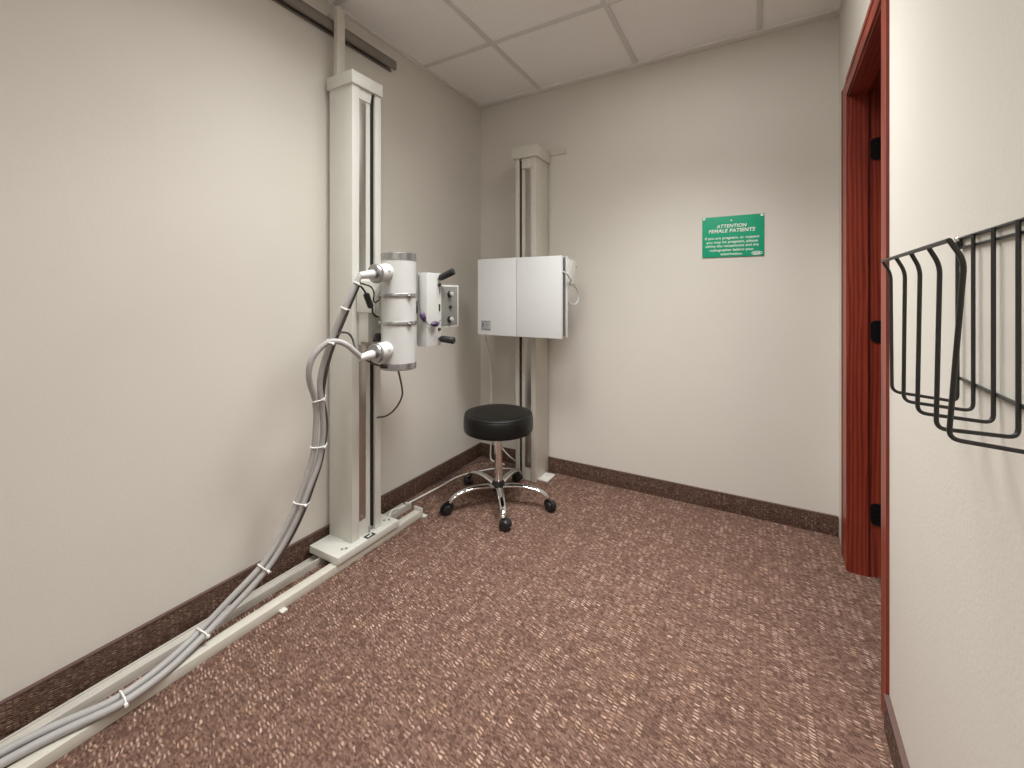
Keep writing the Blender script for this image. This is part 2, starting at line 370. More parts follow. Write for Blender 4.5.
# ------------------------------------------------------------------ x-ray tube stand on the left wall
xr = thing('x_ray_machine', 'tall cream x-ray tube stand with white cylinder head against the left wall', 'x-ray machine', (0.11, -1.25, 0.034))
# carriage plate running on the rails
mb = MB(); mb.box(0.028, 0.224, -1.438, -1.072, 0.0345, 0.068, 0.005)
plate = mb.build('base_plate', M_enamel, xr)
for x, y in ((0.185, -1.385), (0.196, -1.372), (0.12, -1.115), (0.165, -1.115), (0.18, -1.098)): MB().cyl((x, y, 0.067), (x, y, 0.0715), 0.0062, seg=14, bev=0.001).build('bolt', M_alud, plate)
# black and white step emblem on the plate
def flat(mb, poly, z):
    mb.prism(poly, z, z+0.0009)
def emb(u, v):  # local: u along +y, v towards +x
    return (0.190+v*0.032, -1.272+u*0.050)
mb = MB(); flat(mb, [emb(*p) for p in ((0,0), (0,1), (1,1), (1,0))], 0.0679); mb.build('emblem_field', M_white, plate)
mb = MB()
for pl in (((0,0), (0,0.75), (0.2,0.75), (0.2,0.32), (0.66,0.32), (0.66,0)), ((1,1), (1,0.26), (0.79,0.26), (0.79,0.70), (0.34,0.70), (0.34,1)),
           ((0.0,0.75),(0.0,1.0),(0.34,1.0),(0.34,0.88),(0.2,0.75))):
    flat(mb, [emb(*p) for p in pl], 0.0686)
mb.build('emblem', M_black, plate, label='black step emblem on the base plate')
# column
XF = 0.188
mb = MB().prism([(0.030,-1.333), (XF,-1.333), (XF,-1.293), (0.180,-1.293), (0.180,-1.221), (0.120,-1.221), (0.120,-1.196), (XF,-1.196), (XF,-1.160), (0.030,-1.160)], 0.067, 2.19, 0.0012)
column = mb.build('column', M_enamel, xr)
MB().box(0.1795, 0.1825, -1.2915, -1.249, 0.148, 2.122, 0.0008).build('guide_strip', M_steel, column, label='brushed steel guide strip in the column slot')
MB().box(0.124, 0.1765, -1.2205, -1.1965, 0.085, 2.182).build('slot', M_slot, column, label='black fill for the shade inside the slot')
mb = MB(); mb.hull8([(0.180,-1.291,2.128), (0.1855,-1.291,2.128), (0.1855,-1.224,2.128), (0.180,-1.224,2.128), (0.180,-1.291,2.19), (0.183,-1.291,2.19), (0.183,-1.212,2.19), (0.180,-1.212,2.19)])
mb.build('cover_plate', M_enamel, column)
for p, q, r_ in (((0.178,-1.272,2.106), (0.1845,-1.272,2.106), 0.004), ((0.178,-1.27,0.162), (0.1850,-1.27,0.162), 0.005), ((0.178,-1.226,0.094), (0.196,-1.226,0.094), 0.007)):
    MB().cyl(p, q, r_, seg=14).build('screw', M_alud, column)
MB().box(0.022, 0.199, -1.343, -1.158, 2.181, 2.240, 0.003).build('top_cap', M_enamel, xr)
mb = MB(); mb.box(0.053, 0.078, -1.327, -1.283, 2.25, 2.575, 0.002); mb.box(0.004, 0.060, -1.322, -1.288, 2.520, 2.566, 0.002); mb.build('top_support', M_enamel2, xr)
# tube carriage and arm
mb = MB(); mb.box(0.1885, 0.208, -1.300, -1.176, 0.975, 1.285, 0.003); mb.box(0.205, 0.222, -1.292, -1.184, 1.02, 1.26, 0.004)
car = mb.build('tube_carriage', M_enamel, xr)
mb = MB(); mb.box(0.20, 0.318, -1.318, -1.205, 1.128, 1.272, 0.004); mb.box(0.20, 0.262, -1.306, -1.200, 0.992, 1.132, 0.003); mb.build('arm', M_enamel, xr)
mb = MB(); mb.lathe([(0.0, 0), (0.055, 0), (0.058, 0.004), (0.058, 0.018), (0.05, 0.028), (0.04, 0.034), (0.04, 0.05)], (0.300, -1.252, 1.155), (1, 0, 0)); mb.build('swivel', M_enamel, xr)
mb = MB(); mb.cyl((0.260, -1.255, 1.020), (0.315, -1.290, 1.016), 0.008, seg=14); mb.cyl((0.312, -1.290, 1.006), (0.312, -1.296, 1.034), 0.013, seg=16, bev=0.003); mb.cyl((0.300, -1.312, 1.008), (0.320, -1.285, 1.008), 0.010, seg=14, bev=0.002); mb.build('lock_knob', M_black, xr)

# tube housing: upright white cylinder
TX, TY, TR = 0.396, -1.250, 0.0765
mb = MB().lathe([(0.0, 0.905), (TR, 0.905), (TR, 1.366), (0.0, 1.366)], (TX, TY, 0), seg=56)
tube = mb.build('tube_housing', M_white, xr)
for z0, z1, fl in ((0.878, 0.908, -1), (1.362, 1.396, 1)):
    mb = MB()
    if fl > 0: prof = [(0, z0), (TR+0.0012, z0), (TR+0.0012, z1-0.003), (TR-0.002, z1), (0, z1)]
    else: prof = [(0, z0), (TR-0.002, z0), (TR+0.0012, z0+0.003), (TR+0.0012, z1), (0, z1)]
    mb.lathe(prof, (TX, TY, 0), seg=56)
    for k in range(6):
        a = math.radians(20+60*k); d = Vector((math.cos(a), math.sin(a), 0)); p = Vector((TX, TY, (z0+z1)/2))+d*TR
        mb.cyl(p-d*0.004, p+d*0.0028, 0.004, seg=10)
    mb.build('end_ring', M_alu, tube, label='aluminium end ring')
for z in (1.207, 1.084):
    mb = MB(); mb.lathe([(TR-0.001, z-0.009), (TR+0.0022, z-0.009), (TR+0.0034, z-0.007), (TR+0.0034, z+0.007), (TR+0.0022, z+0.009), (TR-0.001, z+0.009)], (TX, TY, 0), seg=56)
    for deg in (-8, 215):
        a = math.radians(deg); d = Vector((math.cos(a), math.sin(a), 0)); tt = Vector((-d.y, d.x, 0)); p = Vector((TX, TY, z-0.002))+d*(TR+0.006)
        mb.cyl(p-tt*0.014, p+tt*0.014, 0.0052, seg=12, bev=0.001); mb.box(-0.007, 0.007, -0.004, 0.004, -0.011, 0.009, 0.001, Matrix.Translation(p) @ Matrix.Rotation(a, 4, 'Z'))
    mb.build('clamp_band', M_alu, tube, label='aluminium clamp band')
# two high voltage cable sockets pointing away from the beam
def socket(zc, slope, dx):
    ax = Vector((dx, -1, slope)).normalized(); o = Vector((TX, TY, zc)) + ax*0.058
    mb = MB(); mb.lathe([(0.0, -0.01), (0.030, -0.01), (0.0365, 0.006), (0.0385, 0.02), (0.0385, 0.052), (0.0365, 0.064), (0.030, 0.069), (0, 0.069)], o, ax)
    s = mb.build('cable_socket', M_white, tube)
    mb = MB(); mb.lathe([(0.020, 0.069), (0.0405, 0.069), (0.0415, 0.071), (0.0415, 0.082), (0.0395, 0.086), (0.020, 0.086)], o, ax)
    mb.lathe([(0.0, 0.084), (0.021, 0.084), (0.021, 0.094), (0.0, 0.094)], o, ax)
    mb.build('cable_socket_collar', M_alu, tube)
    mb = MB(); mb.lathe([(0.0, 0.086), (0.0185, 0.086), (0.018, 0.120), (0.0165, 0.126), (0.0145, 0.158), (0.012, 0.163), (0, 0.163)], o, ax); mb.build('cable_boot', M_white, tube)
    side = Vector((0.92, -0.15, 0.1)); side = (side - ax*side.dot(ax)).normalized(); p = o + ax*0.036 + side*0.0375
    mb = MB(); mb.cyl(p - side*0.003, p + side*0.0022, 0.0045, seg=12); mb.build('screw', M_alud, tube)
    return o + ax*0.160
endU = socket(1.318, -0.14, 0.0); endL = socket(0.978, -0.12, 0.0)

# collimator box
mb = MB().prism([(0.396, -1.118), (0.415, -1.146), (0.470, -1.146), (0.470, -1.041), (0.366, -1.041), (0.366, -1.100)], 0.967, 1.313, 0.003)
col = mb.build('collimator', M_white, xr)
mb = MB(); mb.cyl((0.372, -1.20, 1.15), (0.372, -1.06, 1.15), 0.030); mb.build('collimator_neck', M_alud, xr)
for y, z, ry in ((-1.058, 1.257, .007), (-1.058, 1.044, .006)):
    MB().lathe([(0, 0), (ry+.002, 0), (ry+.002, 0.006), (ry, 0.009), (0, 0.009)], (0.469, y, z), (1, 0, 0), 18).build('stud', M_black, col, label='black round stud')
MB().box(0.469, 0.474, -1.060, -1.052, 1.131, 1.165, 0.001).build('latch', M_black, col, label='black upright latch')
MB().box(0.469, 0.472, -1.054, -1.051, 1.215, 1.243, 0.0005).build('slot', M_black, col, label='thin black slot')
mb = MB(); p0, p1 = Vector((0.477, -1.058, 1.290)), Vector((0.548, -1.044, 1.322)); mb.cyl(p0, p1, 0.0155, 0.017, seg=20, bev=0.004); mb.cyl(p0-(p1-p0)*0.25, p0+(p1-p0)*0.1, 0.006, seg=12); mb.build('handle', M_black, col, label='black rubber grip at the top of the box')
mb = MB(); p0, p1 = Vector((0.480, -1.056, 0.998)), Vector((0.552, -1.046, 0.992)); mb.cyl(p0, p1, 0.0155, 0.017, seg=20, bev=0.004); mb.cyl(p0-(p1-p0)*0.25, p0+(p1-p0)*0.1, 0.006, seg=12); mb.build('handle', M_black, col, label='black rubber grip at the foot of the box')
# control panel plate with two knobs
mb = MB(); mb.box(0.446, 0.468, -1.041, -0.900, 1.048, 1.258, 0.002)
cp = mb.build('control_panel', M_white, xr, label='white rimmed control panel with a grey face')
MB().box(0.4665, 0.4695, -1.038, -0.911, 1.056, 1.250, 0.001).build('face_plate', M_ctrl, cp)
for z in (1.213, 1.088):
    mb = MB(); mb.cyl((0.468, -0.978, z), (0.482, -0.978, z), 0.0155, 0.014, seg=24); mb.build('knob_skirt', M_black, cp)
    mb = MB(); mb.cyl((0.480, -0.978, z), (0.492, -0.978, z), 0.0120, 0.0110, seg=24, bev=0.002); mb.build('knob', M_knob, cp, label='white turning knob')
mb = MB(); mb.cyl((0.469, -0.972, 1.149), (0.478, -0.972, 1.149), 0.0085, seg=18, bev=0.002); mb.build('button', M_black, cp)
for z in (1.215, 1.090): MB().cyl((0.469, -0.938, z), (0.4703, -0.938, z), 0.0035, seg=10).build('dial_mark', M_stickerd, cp)

# ------------------------------------------------------------------ cables
A = [(0.396,-1.452,1.291), (0.396,-1.4667,1.284), (0.39,-1.4816,1.2532), (0.37,-1.5139,1.1687), (0.34,-1.5327,1.0888), (0.32,-1.5453,1.0249), (0.30,-1.5577,0.9571), (0.29,-1.573,0.8788), (0.28,-1.568,0.7971), (0.275,-1.553,0.7368), (0.27,-1.5424,0.6605), (0.262,-1.5458,0.5952), (0.255,-1.5567,0.5204), (0.245,-1.5941,0.4318), (0.235,-1.6196,0.3609), (0.215,-1.6667,0.2605), (0.20,-1.7337,0.1772), (0.185,-1.8280,0.1100), (0.1757,-1.9341,0.058), (0.2106,-2.0398,0.046), (0.2244,-2.1236,0.0455), (0.222,-2.1823,0.0455), (0.1991,-2.2431,0.046), (0.170,-2.3394,0.046), (0.150,-2.55,0.046), (0.155,-2.95,0.046)]
B = [(0.396,-1.440,0.9555), (0.396,-1.4620,0.9560), (0.39,-1.4964,0.988), (0.375,-1.5274,1.0182), (0.345,-1.5643,1.028), (0.325,-1.5984,1.003), (0.31,-1.6265,0.959), (0.30,-1.6301,0.9049), (0.285,-1.609,0.8454), (0.275,-1.5778,0.7906), (0.265,-1.5706,0.7277), (0.26,-1.5715,0.667), (0.255,-1.5724,0.6022), (0.245,-1.5832,0.5276), (0.235,-1.609,0.4474), (0.225,-1.632,0.3795), (0.205,-1.6805,0.2799), (0.19,-1.7447,0.1952), (0.165,-1.843,0.1250), (0.1483,-1.9331,0.062), (0.180,-2.044,0.048), (0.1932,-2.1269,0.046), (0.1906,-2.1874,0.046), (0.1596,-2.2549,0.046), (0.1280,-2.3551,0.046), (0.115,-2.55,0.046), (0.120,-2.95,0.046)]
Cc = [(0.385,-1.4623,1.27), (0.375,-1.4588,1.2416), (0.35,-1.4731,1.1758), (0.325,-1.4971,1.086), (0.305,-1.515,1.0171), (0.285,-1.5281,0.944), (0.275,-1.5392,0.8716), (0.262,-1.5412,0.7892), (0.255,-1.522,0.7267), (0.25,-1.5136,0.6494), (0.245,-1.5217,0.5847), (0.238,-1.5329,0.5087), (0.23,-1.566,0.4212), (0.22,-1.5923,0.3451), (0.205,-1.644,0.2462), (0.19,-1.7145,0.1632), (0.172,-1.8194,0.0966), (0.1650,-1.9252,0.050), (0.2000,-2.0288,0.040), (0.212,-2.1106,0.039), (0.2115,-2.1721,0.039), (0.182,-2.2598,0.039), (0.150,-2.34,0.040), (0.133,-2.55,0.040), (0.138,-2.95,0.040)]
RC = 0.0112
sA, sB, sC = spline(A, 7), spline(B, 7), spline(Cc, 7)
def separate(P, Q, dmin, wp=0.5, skip=8):
    for p in P[skip:]:
        q = min(Q[skip:], key=lambda t: (t-p).length_squared); d = p-q; L_ = d.length
        if 1e-6 < L_ < dmin:
            d *= (dmin-L_)/L_; p += d*wp; q -= d*(1-wp)
def relax(P, skip=8):
    for i in range(skip, len(P)-1): P[i] = P[i]*0.6+(P[i-1]+P[i+1])*0.2
for it in range(14):
    separate(sA, sB, 2*RC+0.001); separate(sC, sA, RC+0.0078, 0.9); separate(sC, sB, RC+0.0078, 0.9)
    if it < 11:
        relax(sA); relax(sB); relax(sC)
cabA = tag(MB().tube(sA, RC, seg=14).build('cable', M_cable, smooth=60), 'thick grey cable running from the upper socket of the white cylinder', 'cable', 'grey tube head cables')
cabB = tag(MB().tube(sB, RC, seg=14).build('cable', M_cable, smooth=60), 'thick grey cable looping over from the lower socket of the white cylinder', 'cable', 'grey tube head cables')
cabC = tag(MB().tube(sC, 0.0072, seg=10).build('cable', M_cabled, smooth=60), 'thin dark cable strapped along the two thick grey cables', 'cable')
# cable ties round the bundle
def near(poly, p): return min(range(len(poly)), key=lambda i: (poly[i]-p).length)
def tie(p, which, parent):
    p = Vector(p); pts = []
    for sp, r in which:
        i = near(sp, p); q = sp[i]; pts.append((q, r)); 
    i = near(which[0][0], p); s0 = which[0][0]; tg = (s0[min(i+2, len(s0)-1)]-s0[max(i-2, 0)]).normalized()
    c = sum((q for q, r in pts), Vector())/len(pts)
    e1 = Vector((1,0,0)) if abs(tg.x) < .8 else Vector((0,1,0)); e1 = (e1-tg*e1.dot(tg)).normalized(); e2 = tg.cross(e1)
    circ = []
    for q, r in pts:
        d = q-c; d -= tg*d.dot(tg)
        for k in range(16):
            a = 2*math.pi*k/16; circ.append((d.dot(e1)+(r+0.0022)*math.cos(a), d.dot(e2)+(r+0.0022)*math.sin(a)))
    circ = sorted(set((round(a, 6), round(b_, 6)) for a, b_ in circ))
    def half(P):
        o = []
        for q in P:
            while len(o) > 1 and (o[-1][0]-o[-2][0])*(q[1]-o[-2][1])-(o[-1][1]-o[-2][1])*(q[0]-o[-2][0]) <= 0: o.pop()
            o.append(q)
        return o
    hull = half(circ)[:-1] + half(circ[::-1])[:-1]
    ring = [c + e1*a + e2*b_ for a, b_ in hull]
    mb = MB(); mb.tube(ring, 0.0016, closed=True, seg=8, ry=0.0032, up=tg) if False else mb.tube(ring, 0.0026, closed=True, seg=8)
    k = max(range(len(ring)), key=lambda j: ring[j].x)
    out = (ring[k]-c).normalized()
    mb.box(-0.004, 0.004, -0.004, 0.004, -0.003, 0.010, 0.001, Matrix.Translation(ring[k]) @ Vector((0,0,1)).rotation_difference(out).to_matrix().to_4x4())
    mb.build('cable_tie', M_tie, parent, label='white cable tie')
AB = [(sA, RC), (sB, RC), (sC, 0.0072)]
tie((0.39,-1.478,1.25), [(sA, RC), (sC, 0.0072)], cabA); tie((0.366,-1.516,1.155), [(sA, RC), (sC, 0.0072)], cabA)
tie((0.33,-1.552,1.024), [(sA, RC), (sB, RC)], cabA)
for p in ((0.276,-1.572,0.793), (0.256,-1.565,0.60), (0.233,-1.613,0.385), (0.196,-1.742,0.185), (0.164,-1.935,0.058), (0.212,-2.155,0.046)): tie(p, AB, cabA)

D = [(0.318,-1.530,1.020), (0.32,-1.5124,1.0502), (0.325,-1.4902,1.0556), (0.33,-1.4666,1.047), (0.33,-1.4489,1.0247), (0.34,-1.4476,0.9975), (0.36,-1.4461,0.972), (0.36,-1.4095,0.9381), (0.37,-1.3697,0.9121), (0.386,-1.345,0.9019), (0.396,-1.332,0.8983)]
mb = MB(); mb.tube(spline(D), 0.0042, seg=10)
w = tag(mb.build('wire', M_cabled, smooth=60), 'thin dark wire arching off the cable bundle into the foot of the white cylinder', 'wire')
mb = MB(); mb.cyl((0.384,-1.347,0.901), (0.400,-1.322,0.896), 0.0095, seg=16, bev=0.002); mb.build('plug', M_black, w)
E_ = [(0.37,-1.452,1.2541), (0.36,-1.4201,1.2339), (0.355,-1.3998,1.2129), (0.355,-1.3672,1.1568), (0.345,-1.3553,1.1346), (0.335,-1.331,1.116), (0.325,-1.305,1.112)]
mb = MB(); mb.tube(spline(E_), 0.0042, seg=10); w = tag(mb.build('wire', M_black, smooth=60), 'short black wire with a fat inline plug beside the white cylinder', 'wire')
mb = MB(); mb.lathe([(0, 0), (0.009, 0), (0.0135, 0.006), (0.0135, 0.03), (0.0125, 0.034), (0.0135, 0.038), (0.0135, 0.062), (0.009, 0.068), (0, 0.068)], (0.355,-1.4010,1.2155), (0.0, 0.42, -0.90), 20); mb.build('plug', M_black, w)
F = [(0.37,-1.4469,1.2583), (0.36,-1.4095,1.253), (0.36,-1.3772,1.243), (0.36,-1.3606,1.2173), (0.36,-1.3634,1.187), (0.355,-1.3494,1.176), (0.345,-1.320,1.1853)]
tag(MB().tube(spline(F), 0.0032, seg=8).build('wire', M_black, smooth=60), 'thin black wire looping between the upper socket and the arm', 'wire')
G = [(0.402,-1.2646,0.885), (0.394,-1.2421,0.8413), (0.37,-1.2026,0.7771), (0.35,-1.1821,0.7334), (0.31,-1.1675,0.6827), (0.27,-1.1668,0.6436), (0.23,-1.1700,0.6186), (0.1880,-1.1850,0.6100)]
tag(MB().tube(spline(G), 0.0042, seg=10).build('wire', M_cabled, smooth=60), 'loose dark wire drooping below the white cylinder', 'wire')

# purple clips on a dark cord hung over the collimator
P = [(0.425,-1.1500,1.300), (0.428,-1.1520,1.2317), (0.430,-1.1530,1.1579), (0.436,-1.1530,1.1397), (0.450,-1.1540,1.1193), (0.466,-1.1540,1.0958), (0.476,-1.1450,1.0745), (0.478,-1.1268,1.0687), (0.478,-1.1054,1.0745), (0.478,-1.0762,1.068), (0.474,-1.0514,1.088)]
hc = tag(MB().tube(spline(P), 0.0020, seg=8).build('hanging_cord', M_cabled, smooth=60), 'dark cord with two purple clips hung on the white box beside the cylinder', 'cord')
def clip(c, d, L):
    d = Vector(d).normalized()
    mb = MB(); mb.lathe([(0, 0), (0.004, 0.001), (0.010, 0.010), (0.0135, 0.022), (0.0125, 0.036), (0.007, L-0.006), (0.003, L), (0, L)], Vector(c)-d*L/2, d, 20)
    mb.build('clip', M_purple, hc, label='purple clip')
clip((0.459,-1.160,1.108), (-0.25, -0.25, 0.9), 0.050); clip((0.487,-1.107,1.072), (0.1, 0.98, 0.0), 0.052)

# ------------------------------------------------------------------ upper wall rail
rr_ = MB(); rr_.box(0.0, 0.050, -3.6, -0.915, 2.508, 2.514, 0.001); rr_.box(0.0, 0.004, -3.6, -0.915, 2.468, 2.512); rr_.box(0.046, 0.050, -3.6, -0.915, 2.468, 2.512, 0.001); rr_.box(0.036, 0.048, -3.6, -0.915, 2.468, 2.472); rr_.box(0.002, 0.012, -3.6, -0.915, 2.468, 2.472)
tag(rr_.build('upper_rail', M_rail), 'dull grey metal rail high on the left wall just below the ceiling', 'rail')

# ------------------------------------------------------------------ wall bucky stand at the back wall
bk = thing('wall_bucky_stand', 'cream column with a white x-ray detector panel against the back wall', 'x-ray stand', (0.49, -0.11, 0))
YF = -0.209
mb = MB().prism([(0.418,YF), (0.444,YF), (0.444,-0.160), (0.461,-0.160), (0.461,YF+0.008), (0.533,YF+0.008), (0.533,YF), (0.566,YF), (0.566,-0.015), (0.418,-0.015)], 0.0, 2.115, 0.0012)
c2 = mb.build('column', M_enamel2, bk)
MB().box(0.4445, 0.4605, -0.196, -0.164, 0.03, 2.09).build('slot', M_slot, c2, label='black fill for the shade inside the slot')
MB().box(0.487, 0.5315, YF+0.0055, YF+0.009, 0.085, 2.03, 0.0008).build('guide_strip', M_steel, c2, label='steel guide strip in the column slot')
MB().box(0.463, 0.532, YF+0.002, YF+0.010, 2.035, 2.105, 0.001).build('cover_plate', M_enamel2, c2)
MB().box(0.400, 0.580, -0.222, -0.010, 2.103, 2.178, 0.003).build('top_cap', M_enamel2, bk)
mb = MB(); mb.box(0.30, 0.69, -0.010, -0.001, 2.158, 2.196, 0.002); mb.cyl((0.665,-0.009,2.176), (0.665,-0.013,2.176), 0.008, seg=14); mb.build('wall_bracket', M_enamel2, bk)
mb = MB(); mb.box(0.556, 0.634, -0.172, -0.050, 0, 0.009, 0.002); mb.cyl((0.600,-0.095,0.008), (0.600,-0.095,0.016), 0.012, seg=6); mb.build('foot_plate', M_enamel, bk)
# detector panel
px0, px1, pz0, pz1 = 0.247, 0.828, 0.955, 1.436
mb = MB(); mb.box(px0+0.004, px1-0.006, -0.379, -0.320, pz0+0.004, pz1-0.004, 0.002)
body = mb.build('detector_housing', M_alud, bk)
MB().box(px0, 0.5290, -0.402, -0.377, pz0, pz1, 0.003).build('front_panel', M_panel, body, label='left half of the white panel front with a small grey label')
MB().box(0.5320, px1, -0.402, -0.377, pz0, pz1, 0.003).build('front_panel', M_panel, body, label='right half of the white panel front')
MB().box(px0, px1, -0.321, -0.303, pz0, pz1, 0.003).build('rear_panel', M_panel, body)
MB().box(px1-0.0065, px1-0.004, -0.374, -0.345, pz0+0.012, pz1-0.012).build('side_slot', M_black, body, label='black cassette slot in the panel side')
mb = MB(); mb.box(0.425, 0.56, -0.305, YF-0.003, 1.08, 1.33, 0.004); mb.build('carriage', M_enamel, bk)
mb = MB(); mb.box(0.765, 0.832, -0.304, -0.180, 1.262, 1.424, 0.004); mb.box(0.833, 0.838, -0.29, -0.20, 1.275, 1.405, 0.001)
hb = mb.build('lock_box', M_enamel, bk)
mb = MB(); mb.cyl((0.82,-0.182,1.382), (0.82,-0.162,1.382), 0.008, seg=14); mb.build('lock_button', M_black, hb)
lp = spline([(0.805,-0.26,1.262), (0.805,-0.255,1.20), (0.808,-0.235,1.155), (0.814,-0.15,1.150), (0.818,-0.112,1.175), (0.818,-0.108,1.22), (0.812,-0.135,1.255), (0.800,-0.19,1.275)], 6)
mb = MB(); mb.tube(lp, 0.0055, seg=10); mb.build('grab_handle', M_white, hb)
mb = MB(); mb.tube([(0.829,-0.392,1.345), (0.846,-0.36,1.33), (0.846,-0.30,1.295), (0.832,-0.285,1.29)], 0.005, seg=10); mb.build('lever', M_white, bk)
# small square grey label
lx0, lx1, lz0, lz1 = 0.275, 0.347, 0.983, 1.046
st = MB().box(lx0, lx1, -0.4032, -0.4018, lz0, lz1).build('sticker', M_sticker, body, label='small square grey label')
mb = MB()
def torus_y(mb, c, r, t):
    mb.tube([(c[0]+r*math.cos(2*math.pi*k/28), c[1], c[2]+r*math.sin(2*math.pi*k/28)) for k in range(28)], t, closed=True, seg=6)
torus_y(mb, (0.309, -0.4030, 1.018), 0.0185, 0.0013)
mb.cyl((0.313,-0.4028,1.019), (0.313,-0.4040,1.019), 0.006, seg=16); mb.box(0.292, 0.297, -0.4040, -0.4028, 1.008, 1.03)
mb.box(0.280, 0.288, -0.4038, -0.4028, 1.00, 1.036); mb.box(0.280, 0.342, -0.4038, -0.4028, 0.989, 0.9945); mb.box(0.28, 0.335, -0.4038, -0.4028, 1.0395, 1.0425)
mb.build('sticker_print', M_stickerd, st) if False else mb.build('sticker_print', M_stickerd, body)

# cords at the bucky stand and on the floor
hp = [(0.245,-0.325,0.975), (0.240,-0.300,0.93), (0.20,-0.18,0.757), (0.18,-0.1337,0.5386), (0.15,-0.0932,0.3125), (0.125,-0.055,0.115), (0.122,-0.050,0.02), (0.16,-0.060,0.005), (0.25,-0.07,0.005)]
tag(MB().tube(spline(hp), 0.0055, seg=10).build('cord', M_cord, smooth=60), 'white cord hanging from the left edge of the detector panel to the carpet', 'cord')
fw = [(0.150,-1.066,0.062), (0.128,-1.040,0.060), (0.085,-0.985,0.040), (0.066,-0.905,0.016), (0.062,-0.835,0.0115), (0.0612,-0.7363,0.0055), (0.0756,-0.5686,0.0055), (0.0817,-0.4227,0.0055), (0.1078,-0.3362,0.0055), (0.1622,-0.2492,0.0055), (0.22,-0.1731,0.0055), (0.30,-0.12,0.0055), (0.395,-0.09,0.0055), (0.408,-0.075,0.0055)]
tag(MB().tube(spline(fw), 0.0052, seg=10).build('cord', M_cord, smooth=60), 'white cord lying on the carpet from the floor rails past the stool', 'cord')
fk = [(0.0230,-0.56,0.0045), (0.0320,-0.4455,0.0045), (0.0250,-0.3103,0.0045), (0.0292,-0.2275,0.0045), (0.06,-0.12,0.0045), (0.10,-0.08,0.0045)]
tag(MB().tube(spline(fk), 0.0035, seg=8).build('cord', M_cabled, smooth=60), 'thin black cord lying along the left baseboard behind the stool', 'cord')
w2 = [(0.166,-0.110,0.322), (0.185,-0.132,0.290), (0.230,-0.180,0.245), (0.30,-0.205,0.186), (0.335,-0.165,0.120), (0.38,-0.125,0.066), (0.408,-0.112,0.032), (0.4125,-0.108,0.010)]
tag(MB().tube(spline(w2), 0.0052, seg=10).build('cord', M_cord, smooth=60), 'white cord slanting behind the stool pole to the foot of the back column', 'cord')

# ------------------------------------------------------------------ green sign
sg = thing('sign', 'green plastic ATTENTION FEMALE PATIENTS notice on the back wall', 'sign', (1.683, -0.001, 1.421))
sx0, sx1, sz0, sz1 = 1.530, 1.836, 1.421, 1.649
MB().box(sx0, sx1, -0.005, -0.001, sz0, sz1, 0.001).build('board', M_green, sg)
for x, z, r_ in ((sx0+0.010, sz1-0.009, 0.0075), (sx1-0.010, sz1-0.009, 0.0075), (1.679, sz1-0.026, 0.0045)):
    MB().cyl((x, -0.0045, z), (x, -0.0085, z), r_, seg=16, bev=0.0012).build('pin', M_letter, sg, label='white pin')
def text(body, xc, zc, width, cap, shear, bold, parent, mat=M_letter, y=-0.0054, name='lettering'):
    cu = bpy.data.curves.new('t', 'FONT'); cu.body = body; cu.size = 1; cu.shear = shear; cu.offset = bold*1.0; cu.extrude = 0.02; cu.align_x = 'LEFT'; cu.space_character = 1.06
    to = bpy.data.objects.new('t', cu); COL.objects.link(to)
    bpy.context.view_layer.update()
    me = bpy.data.meshes.new_from_object(to.evaluated_get(bpy.context.evaluated_depsgraph_get()))
    bpy.data.objects.remove(to); bpy.data.curves.remove(cu)
    xs = [v.co.x for v in me.vertices]; x0, x1 = min(xs), max(xs)
    ch = 0.70; sx = width/(x1-x0); sz = cap/ch
    off = parent.location
    for v in me.vertices:
        X, Y, Z = v.co
        v.co = (xc + (X-(x0+x1)/2)*sx - off.x, y - Z*0.03 - off.y, zc + (Y-ch/2)*sz - off.z)
    me.materials.append(mat); me.name = name
    o = bpy.data.objects.new(name, me); COL.objects.link(o); o.parent = parent
    o['label'] = 'white lettering reading ' + body if len(body) < 30 else 'white lettering'
    return o
CZ = 1.535
text('ATTENTION', 1.679, CZ+0.0590, 0.150, 0.0180, 0.18, 0.022, sg)
text('FEMALE PATIENTS', 1.679, CZ+0.0330, 0.230, 0.0190, 0.18, 0.022, sg)
for s_, w_, z_ in (('If you are pregnant, or suspect', 0.268, -0.0065), ('you may be pregnant, please', 0.254, -0.0290), ('advise the receptionist and the', 0.262, -0.0510), ('radiographer before your', 0.218, -0.0740), ('examination.', 0.109, -0.0965)):
    text(s_, 1.679, CZ+z_, w_, 0.0142, 0.0, 0.010, sg)
# maker's oval
mb = MB(); mb.tube([(1.802+0.0245*math.cos(2*math.pi*k/32), -0.0052, CZ-0.0985+0.0095*math.sin(2*math.pi*k/32)) for k in range(32)], 0.0016, closed=True, seg=6)
for k in range(5): mb.box(1.786+0.0065*k, 1.7905+0.0065*k, -0.0060, -0.0049, CZ-0.1035, CZ-0.0935)
mb.build('oval_mark', M_letter, sg)

